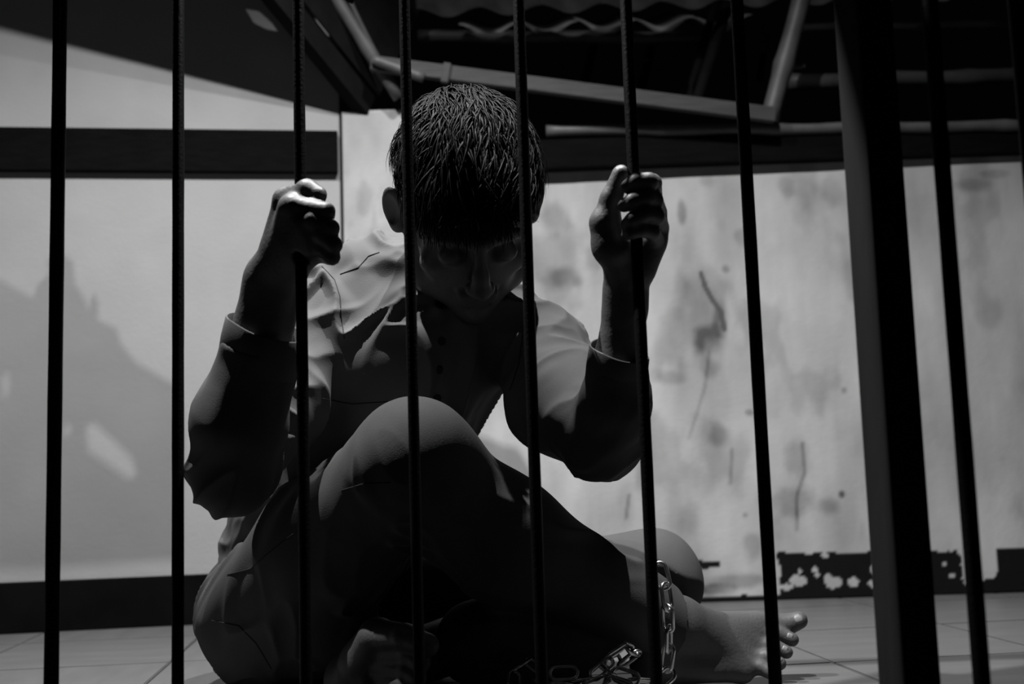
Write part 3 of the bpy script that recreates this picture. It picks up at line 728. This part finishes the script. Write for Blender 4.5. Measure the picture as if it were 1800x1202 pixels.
# fine bead chain at the collar
nkl = empty('necklace'); nkl.parent = man
for i in range(7):
    t = i / 6; p = at(664 + 24 * t, 431 - 5 * t, 1.675) + Vector((0, .012 * t, .004 * math.sin(t * 3.1)))
    v, f = tube_vf([p + Vector((0, 0, z_)) for z_ in (-.0016, -.0011, 0, .0011, .0016)], [.0004, .0012, .0017, .0012, .0004], 8)
    link('bead', mesh('bead', v, f), MT['bead'], nkl, True)

# ------------------------------------------------------------------ trousers
lo = np.array([at(300, 1100, 1.85).x, 1.36 * YS, -0.004]); hi = np.array([at(1260, 1000, 1.9).x, 2.12 * YS, 0.40])
P_ = Vol(lo, hi, 0.0028)
P_.ell(J['hips'] + Vector((0.0, 0, .0)), (.118, .115, .092), None, .02)
P_.chain([J['hipR'], at(585, 950, 1.66), J['knR']], [.082, .082, .060], .03)
P_.chain([J['knR'], J['calfR'], J['anR'] + (J['anR'] - J['calfR']).normalized() * .030], [.060, .064, .046], .045)
P_.chain([J['hips'], J['hipL'], J['knL']], [.09, .085, .062], .03); P_.chain([J['knL'], at(960, 1122, 1.74), J['anL'] + Vector((.10, .01, .02))], [.060, .062, .050], .03)
P_.cap(at(480, 1120, 1.83), at(600, 1110, 1.72), .07, .05, .04)
hem = J['anR'] + (J['anR'] - J['calfR']).normalized() * .022; hax = ((J['anR'] - J['calfR']).normalized() + Vector((0, 0, .25))).normalized()
P_.cut_local(hem, hax, .10); P_.cap(hem - hax * .02, hem + hax * .03, .038, .042, .003, 'sub')
P_.cut((0, 0, .001), (0, 0, -1))
V, Fq = P_.nets(); V = relax(V, Fq, 3, .5); me = np_mesh('trousers', V, Fq); del P_
N_ = normals(me); disp = np.zeros(len(V))
thx = (J['knR'] - J['hipR']).normalized(); shx = (J['anR'] - J['knR']).normalized()
disp += np.clip(wseg(J['hipR'], at(585, 950, 1.66), .10), 0, 1) * .014 * folds(V, thx * .5 + Vector((.1, 0, .8)), 5, 26, 11)
disp += np.clip(wseg(at(690, 850, 1.5), at(760, 960, 1.55), .05), 0, 1) * .015 * folds(V, Vector((.5, 0, -.85)), 7, 30, 12)
disp += np.clip(wseg(J['calfR'], J['anR'], .08), 0, 1) * .011 * folds(V, shx + Vector((0, 0, .5)), 5, 22, 13)
disp += np.clip(wseg(J['knL'], J['knL'] + Vector((-.05, 0, 0)), .08), 0, 1) * .010 * folds(V, Vector((1, -.3, -.25)), 4, 17, 14)
V = V + N_ * disp[:, None]; V[:, 2] = np.maximum(V[:, 2], .0006); V = relax(V, Fq, 1, .4); me.vertices.foreach_set('co', V.astype(np.float32).reshape(-1)); me.update()
trs = link('trousers', me, MT['trouser'], man); print('trousers', len(V))
tb = BVHTree.FromPolygons([Vector(v) for v in V], Fq.tolist())
seam([(400, 1010), (440, 1000), (480, 965), (520, 935)], tb, trs); seam([(372, 1090), (420, 1100), (450, 1130), (480, 1180)], tb, trs)
seam([(600, 862), (640, 850), (690, 848)], tb, trs)
# rolled hem ring at the ankle
a, b_ = frame_of(hax, Vector((0, 1, 0)))
# ------------------------------------------------------------------ hair: scalp cap and many tapered locks in one mesh
rnd = random.Random(5)
Hv = Vol(np.array(HC) - .17, np.array(HC) + .17, .003)
Hv.ell(hd(0, -.016, .034), (.0825, .103, .092), HA, .004)
pn = (HF * .75 - HU * .66).normalized(); Hv.cut(hd(0, .078, .048), pn)                    # forehead line
for s_ in (-1, 1): Hv.ell(hd(s_ * .088, .022, -.045), (.035, .060, .058), HA, .008, 'sub')
pn2 = (-HU * .9 + HF * .45).normalized(); Hv.cut(hd(0, -.06, -.062), pn2)
HV, HF_ = Hv.nets(); HV = relax(HV, HF_, 2); hv = [Vector(v) for v in HV]; hf = HF_.tolist()
hm = np_mesh('cap', HV, HF_); HN = normals(hm); bpy.data.meshes.remove(hm)
whorl = hd(.012, -.088, .082)
base = len(hv)
locks = []
for k in range(7000):
    i = rnd.randrange(len(HV)); p = Vector(HV[i]); n_ = Vector(HN[i])
    l = p - HC; lx, ly, lz = l.dot(HX), l.dot(HF), l.dot(HU)
    if lz < -.005 and ly > -.045: continue
    if (p - hd(0, -.016, .034)).length < .07: continue
    flow = (p - whorl); flow = flow - n_ * flow.dot(n_)
    if flow.length < 1e-4: continue
    flow.normalize(); flow = (flow * 1.0 + HF * .35 + n_.cross(flow) * (.5 * math.sin(lx * 55 + 1.3) + .55 * math.sin(ly * 47 + lz * 38) + .5 * math.sin(lx * 110 + lz * 90) + rnd.gauss(0, .28))).normalized()
    side = max(0, min(1, (lz + .02) / .09)); L = (.010 + .022 * side) * rnd.uniform(.7, 1.25); lift = .12 + .30 * side * rnd.random()
    if ly > .03 and lz > .02: L *= 1.25
    w = rnd.uniform(.0005, .0013) * (1.5 if rnd.random() < .15 else 1); sd = n_.cross(flow).normalized(); pts = []
    for s_ in range(6):
        t = s_ / 5; pts.append(p - n_ * .003 + flow * L * t + n_ * (L * lift * math.sin(t * 2.3) * .8) + Vector((0, 0, -1)) * L * .22 * t * t + sd * L * .25 * math.sin(t * 2.5 + k) * .4)
    vv, ff = [], []
    for s_, q in enumerate(pts):
        r = w * (1.15 - (s_ / 5) ** 1.6); 
        vv += [q + sd * r * 1.5, q + n_ * r * .9, q - sd * r * 1.5]
    b0 = len(hv)
    for s_ in range(5):
        for e in range(3): ff.append([b0 + s_ * 3 + e, b0 + s_ * 3 + (e + 1) % 3, b0 + s_ * 3 + 3 + (e + 1) % 3, b0 + s_ * 3 + 3 + e])
    hv += vv; hf += ff
hair = link('hair', mesh('hair', hv, hf), MT['hair'], man, True)

# ------------------------------------------------------------------ chain round the ankle and in a heap on the floor
chn = empty('chain'); tag(chn, 'shiny steel chain hanging at the ankle and heaped on the floor', 'chain')
def link_mesh():
    n, m = 28, 10; v = []; f = []; a_, c_ = .0085, .0052
    pts = []
    for i in range(n):
        w = 2 * math.pi * i / n
        pts.append(Vector((.0085 * (1 if math.cos(w) > 0 else -1) * (1 if abs(math.cos(w)) > .02 else 0) + .0072 * math.cos(w), .0075 * math.sin(w), 0)))
    v, f = tube_vf(pts, [.0023] * n, m, closed=True); me = mesh('link', v, f); me.materials.append(MT['chain']); me.polygons.foreach_set('use_smooth', [True] * len(me.polygons)); return me
lm = link_mesh()
path = [at(1163, 1012, 1.570), at(1172, 1046, 1.562), at(1174, 1090, 1.568), at(1176, 1130, 1.575), at(1172, 1172, 1.59)]
fl = lambda px, Y, z_: Vector((at(px, 1190, Y - .03).x, (Y - .03) * YS, z_ * 1.5 + .004))
path += [fl(1160, 1.60, .014), fl(1120, 1.61, .020), fl(1085, 1.58, .026), fl(1060, 1.62, .030), fl(1100, 1.65, .030), fl(1135, 1.64, .038), fl(1090, 1.61, .044), fl(1040, 1.59, .022), fl(1000, 1.62, .020), fl(985, 1.58, .032),
         fl(955, 1.60, .020), fl(935, 1.63, .036), fl(915, 1.60, .034), fl(895, 1.57, .016), fl(930, 1.55, .012), fl(975, 1.56, .024), fl(1020, 1.55, .012), fl(1060, 1.56, .028), fl(1110, 1.56, .014), fl(1180, 1.58, .006), fl(1210, 1.62, .006)]
pitch = .0243; acc_ = 0; prev = path[0]; k = 0; samples = []
dense = []
for a, b_ in zip(path[:-1], path[1:]):
    for i in range(40): dense.append(a.lerp(b_, i / 40))
last = None
for p in dense:
    if last is None or (p - last).length >= pitch: samples.append(p); last = p
for i, p in enumerate(samples):
    t = (samples[min(i + 1, len(samples) - 1)] - samples[max(i - 1, 0)]).normalized(); a, b_ = frame_of(t)
    w = (i % 2) * math.pi / 2 + rnd.gauss(0, .35) + .5; u_ = a * math.cos(w) + b_ * math.sin(w); n_ = t.cross(u_)
    o = bpy.data.objects.new('link', lm); COL.objects.link(o); o.parent = chn
    Mx = Matrix((t, u_, n_)).transposed().to_4x4(); Mx.translation = p; o.matrix_world = Mx
print('links', len(samples))
